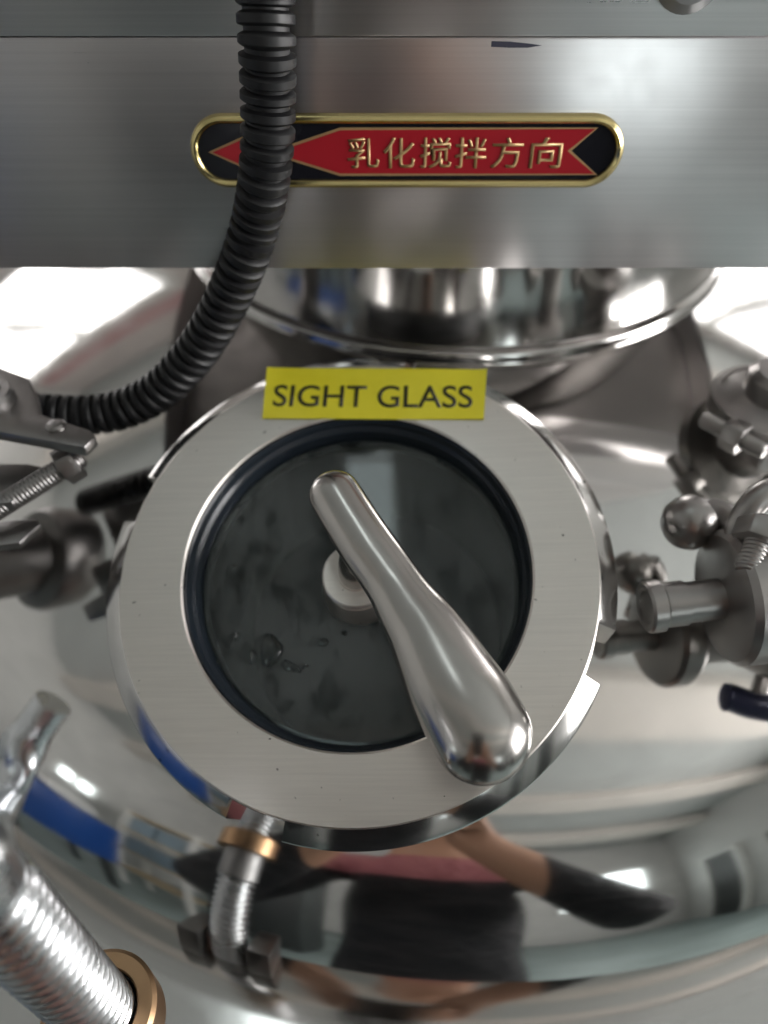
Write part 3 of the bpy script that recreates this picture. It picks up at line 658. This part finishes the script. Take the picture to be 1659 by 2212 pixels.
# ================================================================== PHOTOGRAPHER, mirrored in the lid
FW = Vector((0, math.cos(PITCH), -math.sin(PITCH))); UP = Vector((0, math.sin(PITCH), math.cos(PITCH))); RT = Vector((1, 0, 0))
ph = thing('phone', 'dark phone held over the lid by the photographer', 'phone', CAM - FW * 0.012 - UP * 0.06)
PM = Matrix((RT, UP, FW)).transposed().to_4x4(); PM.translation = CAM - FW * 0.010
bm = bmesh.new(); box(bm, (-0.058, -0.130, -0.008), (0.014, 0.017, 0.0), 0.0035, 3); obj('body', bm, 'phone', ph, PM)
bm = bmesh.new(); lathe(bm, [(0.0075, 0.0001), (0.0075, 0.0018), (0.0068, 0.0022), (0.0055, 0.0022), (0.0050, 0.0012), (0, 0.0012)], 32); obj('lens', fix(bm), 'dark_steel', ph, PM)
bm = bmesh.new(); lathe(bm, [(0.0075, 0.0001), (0.0075, 0.0018), (0.0068, 0.0022), (0.0055, 0.0022), (0.0050, 0.0012), (0, 0.0012)], 32, Matrix.Translation((-0.020, 0, 0))); obj('lens', fix(bm), 'dark_steel', ph, PM)
V3 = []; E3 = []; R3 = []
def jn(p, r, par=None):
    V3.append(Vector(p)); R3.append(r)
    if par is not None: E3.append((par, len(V3) - 1))
    return len(V3) - 1
PY = -0.40; PX = -0.03
pel = jn((0, PY, 0.93), (0.15, 0.11)); wa = jn((0, PY, 1.08), (0.135, 0.10), pel); chs = jn((0, PY, 1.26), (0.155, 0.115), wa); uch = jn((0, PY - 0.01, 1.40), (0.12, 0.09), chs)
nk = jn((0, PY - 0.005, 1.49), (0.055, 0.055), uch); hd1 = jn((0, PY + 0.03, 1.57), (0.072, 0.085), nk); hd2 = jn((0, PY + 0.035, 1.65), (0.075, 0.092), hd1); hd3 = jn((0, PY + 0.02, 1.70), (0.055, 0.065), hd2)
ns = jn((0, PY + 0.135, 1.59), (0.012, 0.014), hd1)
def PW(x, y, z): return PM @ Vector((x, y, z))
for s in (-1, 1):
    sh = jn((s * 0.17, PY, 1.41), (0.065, 0.06), uch); el = jn((s * 0.31, PY + 0.14, 1.17), (0.080, 0.075), sh)
    if s > 0: V3[el] = Vector((0.23, PY + 0.20, 1.20)); R3[el] = (0.056, 0.052)
    edge = 0.020 if s > 0 else -0.064
    wr2 = jn(PW(edge + s * 0.022, -0.155, -0.035), (0.034, 0.027), el); pm_ = jn(PW(edge + s * 0.016, -0.105, -0.020), (0.030, 0.016), wr2)
    for k in range(4):
        yy = -0.118 + k * 0.022
        f1 = jn(PW(edge + s * 0.012, yy, -0.016), (0.0095, 0.0095), pm_); f2 = jn(PW(edge + s * 0.004, yy + 0.004, 0.004), (0.0088, 0.0088), f1); f3 = jn(PW(edge - s * 0.016, yy + 0.007, 0.0095), (0.0078, 0.0078), f2)
    t1 = jn(PW(edge, -0.120, -0.026), (0.012, 0.012), pm_); t2 = jn(PW(edge - s * 0.012, -0.090, -0.020), (0.010, 0.010), t1); t3 = jn(PW(edge - s * 0.020, -0.066, -0.017), (0.0085, 0.0085), t2)
    hp = jn((s * 0.09, PY, 0.86), (0.085, 0.085), pel); kn = jn((s * 0.10, PY + 0.02, 0.48), (0.058, 0.06), hp); an = jn((s * 0.11, PY - 0.02, 0.09), (0.042, 0.045), kn); ft = jn((s * 0.12, PY + 0.14, 0.045), (0.042, 0.032), an)
me = bpy.data.meshes.new('body'); me.from_pydata(V3, E3, [])
po = bpy.data.objects.new('body', me); C.objects.link(po)
sk = po.modifiers.new('skin', 'SKIN')
if not me.skin_vertices: me.attributes  # layer is made by the modifier
for i, r in enumerate(R3):
    sv = me.skin_vertices[0].data[i]; sv.radius = r; sv.use_root = (i == pel)
po.modifiers.new('sub', 'SUBSURF').levels = 3
po.modifiers['sub'].render_levels = 2
dg = bpy.context.evaluated_depsgraph_get(); me2 = bpy.data.meshes.new_from_object(po.evaluated_get(dg))
bpy.data.objects.remove(po)
bm = bmesh.new(); bm.from_mesh(me2)
def cutp(co, no): bmesh.ops.bisect_plane(bm, geom=bm.verts[:] + bm.edges[:] + bm.faces[:], plane_co=co, plane_no=no)
ZB = 1.37
for co, no in (((0, 0, ZB), (0, 0, 1)), ((0, 0, 1.46), (0, 0, 1)), ((PX + 0.13, 0, 0), (1, 0, 0)), ((PX - 0.13, 0, 0), (1, 0, 0)), ((0, -0.19, 0), (0, 1, 0)), ((0.105, 0, 0), (1, 0, 0)), ((-0.12, 0, 0), (1, 0, 0))): cutp(co, no)
for f in bm.faces:
    c = f.calc_center_median(); ax_ = abs(c.x - PX); arm = c.y > -0.19 and c.x > -0.12 and c.x < 0.105
    f.material_index = 0
    if arm or c.z > 1.46: continue
    if ax_ < 0.13 and c.z > ZB and c.y < -0.19: f.material_index = 1
    else: f.material_index = 2
per = thing('person', 'photographer in pink shirt and dark trousers mirrored in the lid, holding a phone', 'person', (0, PY, 0))
obj('body', bm, ['skin', 'pink', 'black_cloth'], per, None, 80)
bm = bmesh.new()
lathe(bm, [(0.088 * math.cos(a), 0.105 * math.sin(a)) for a in [-0.2 + k * (PI / 2 + 0.2) / 10 for k in range(10)]] + [(0, 0.105)], 40, Matrix.Translation((0, PY - 0.005, 1.645)))
obj('hair', fix(bm), 'hair', per, None, 80)
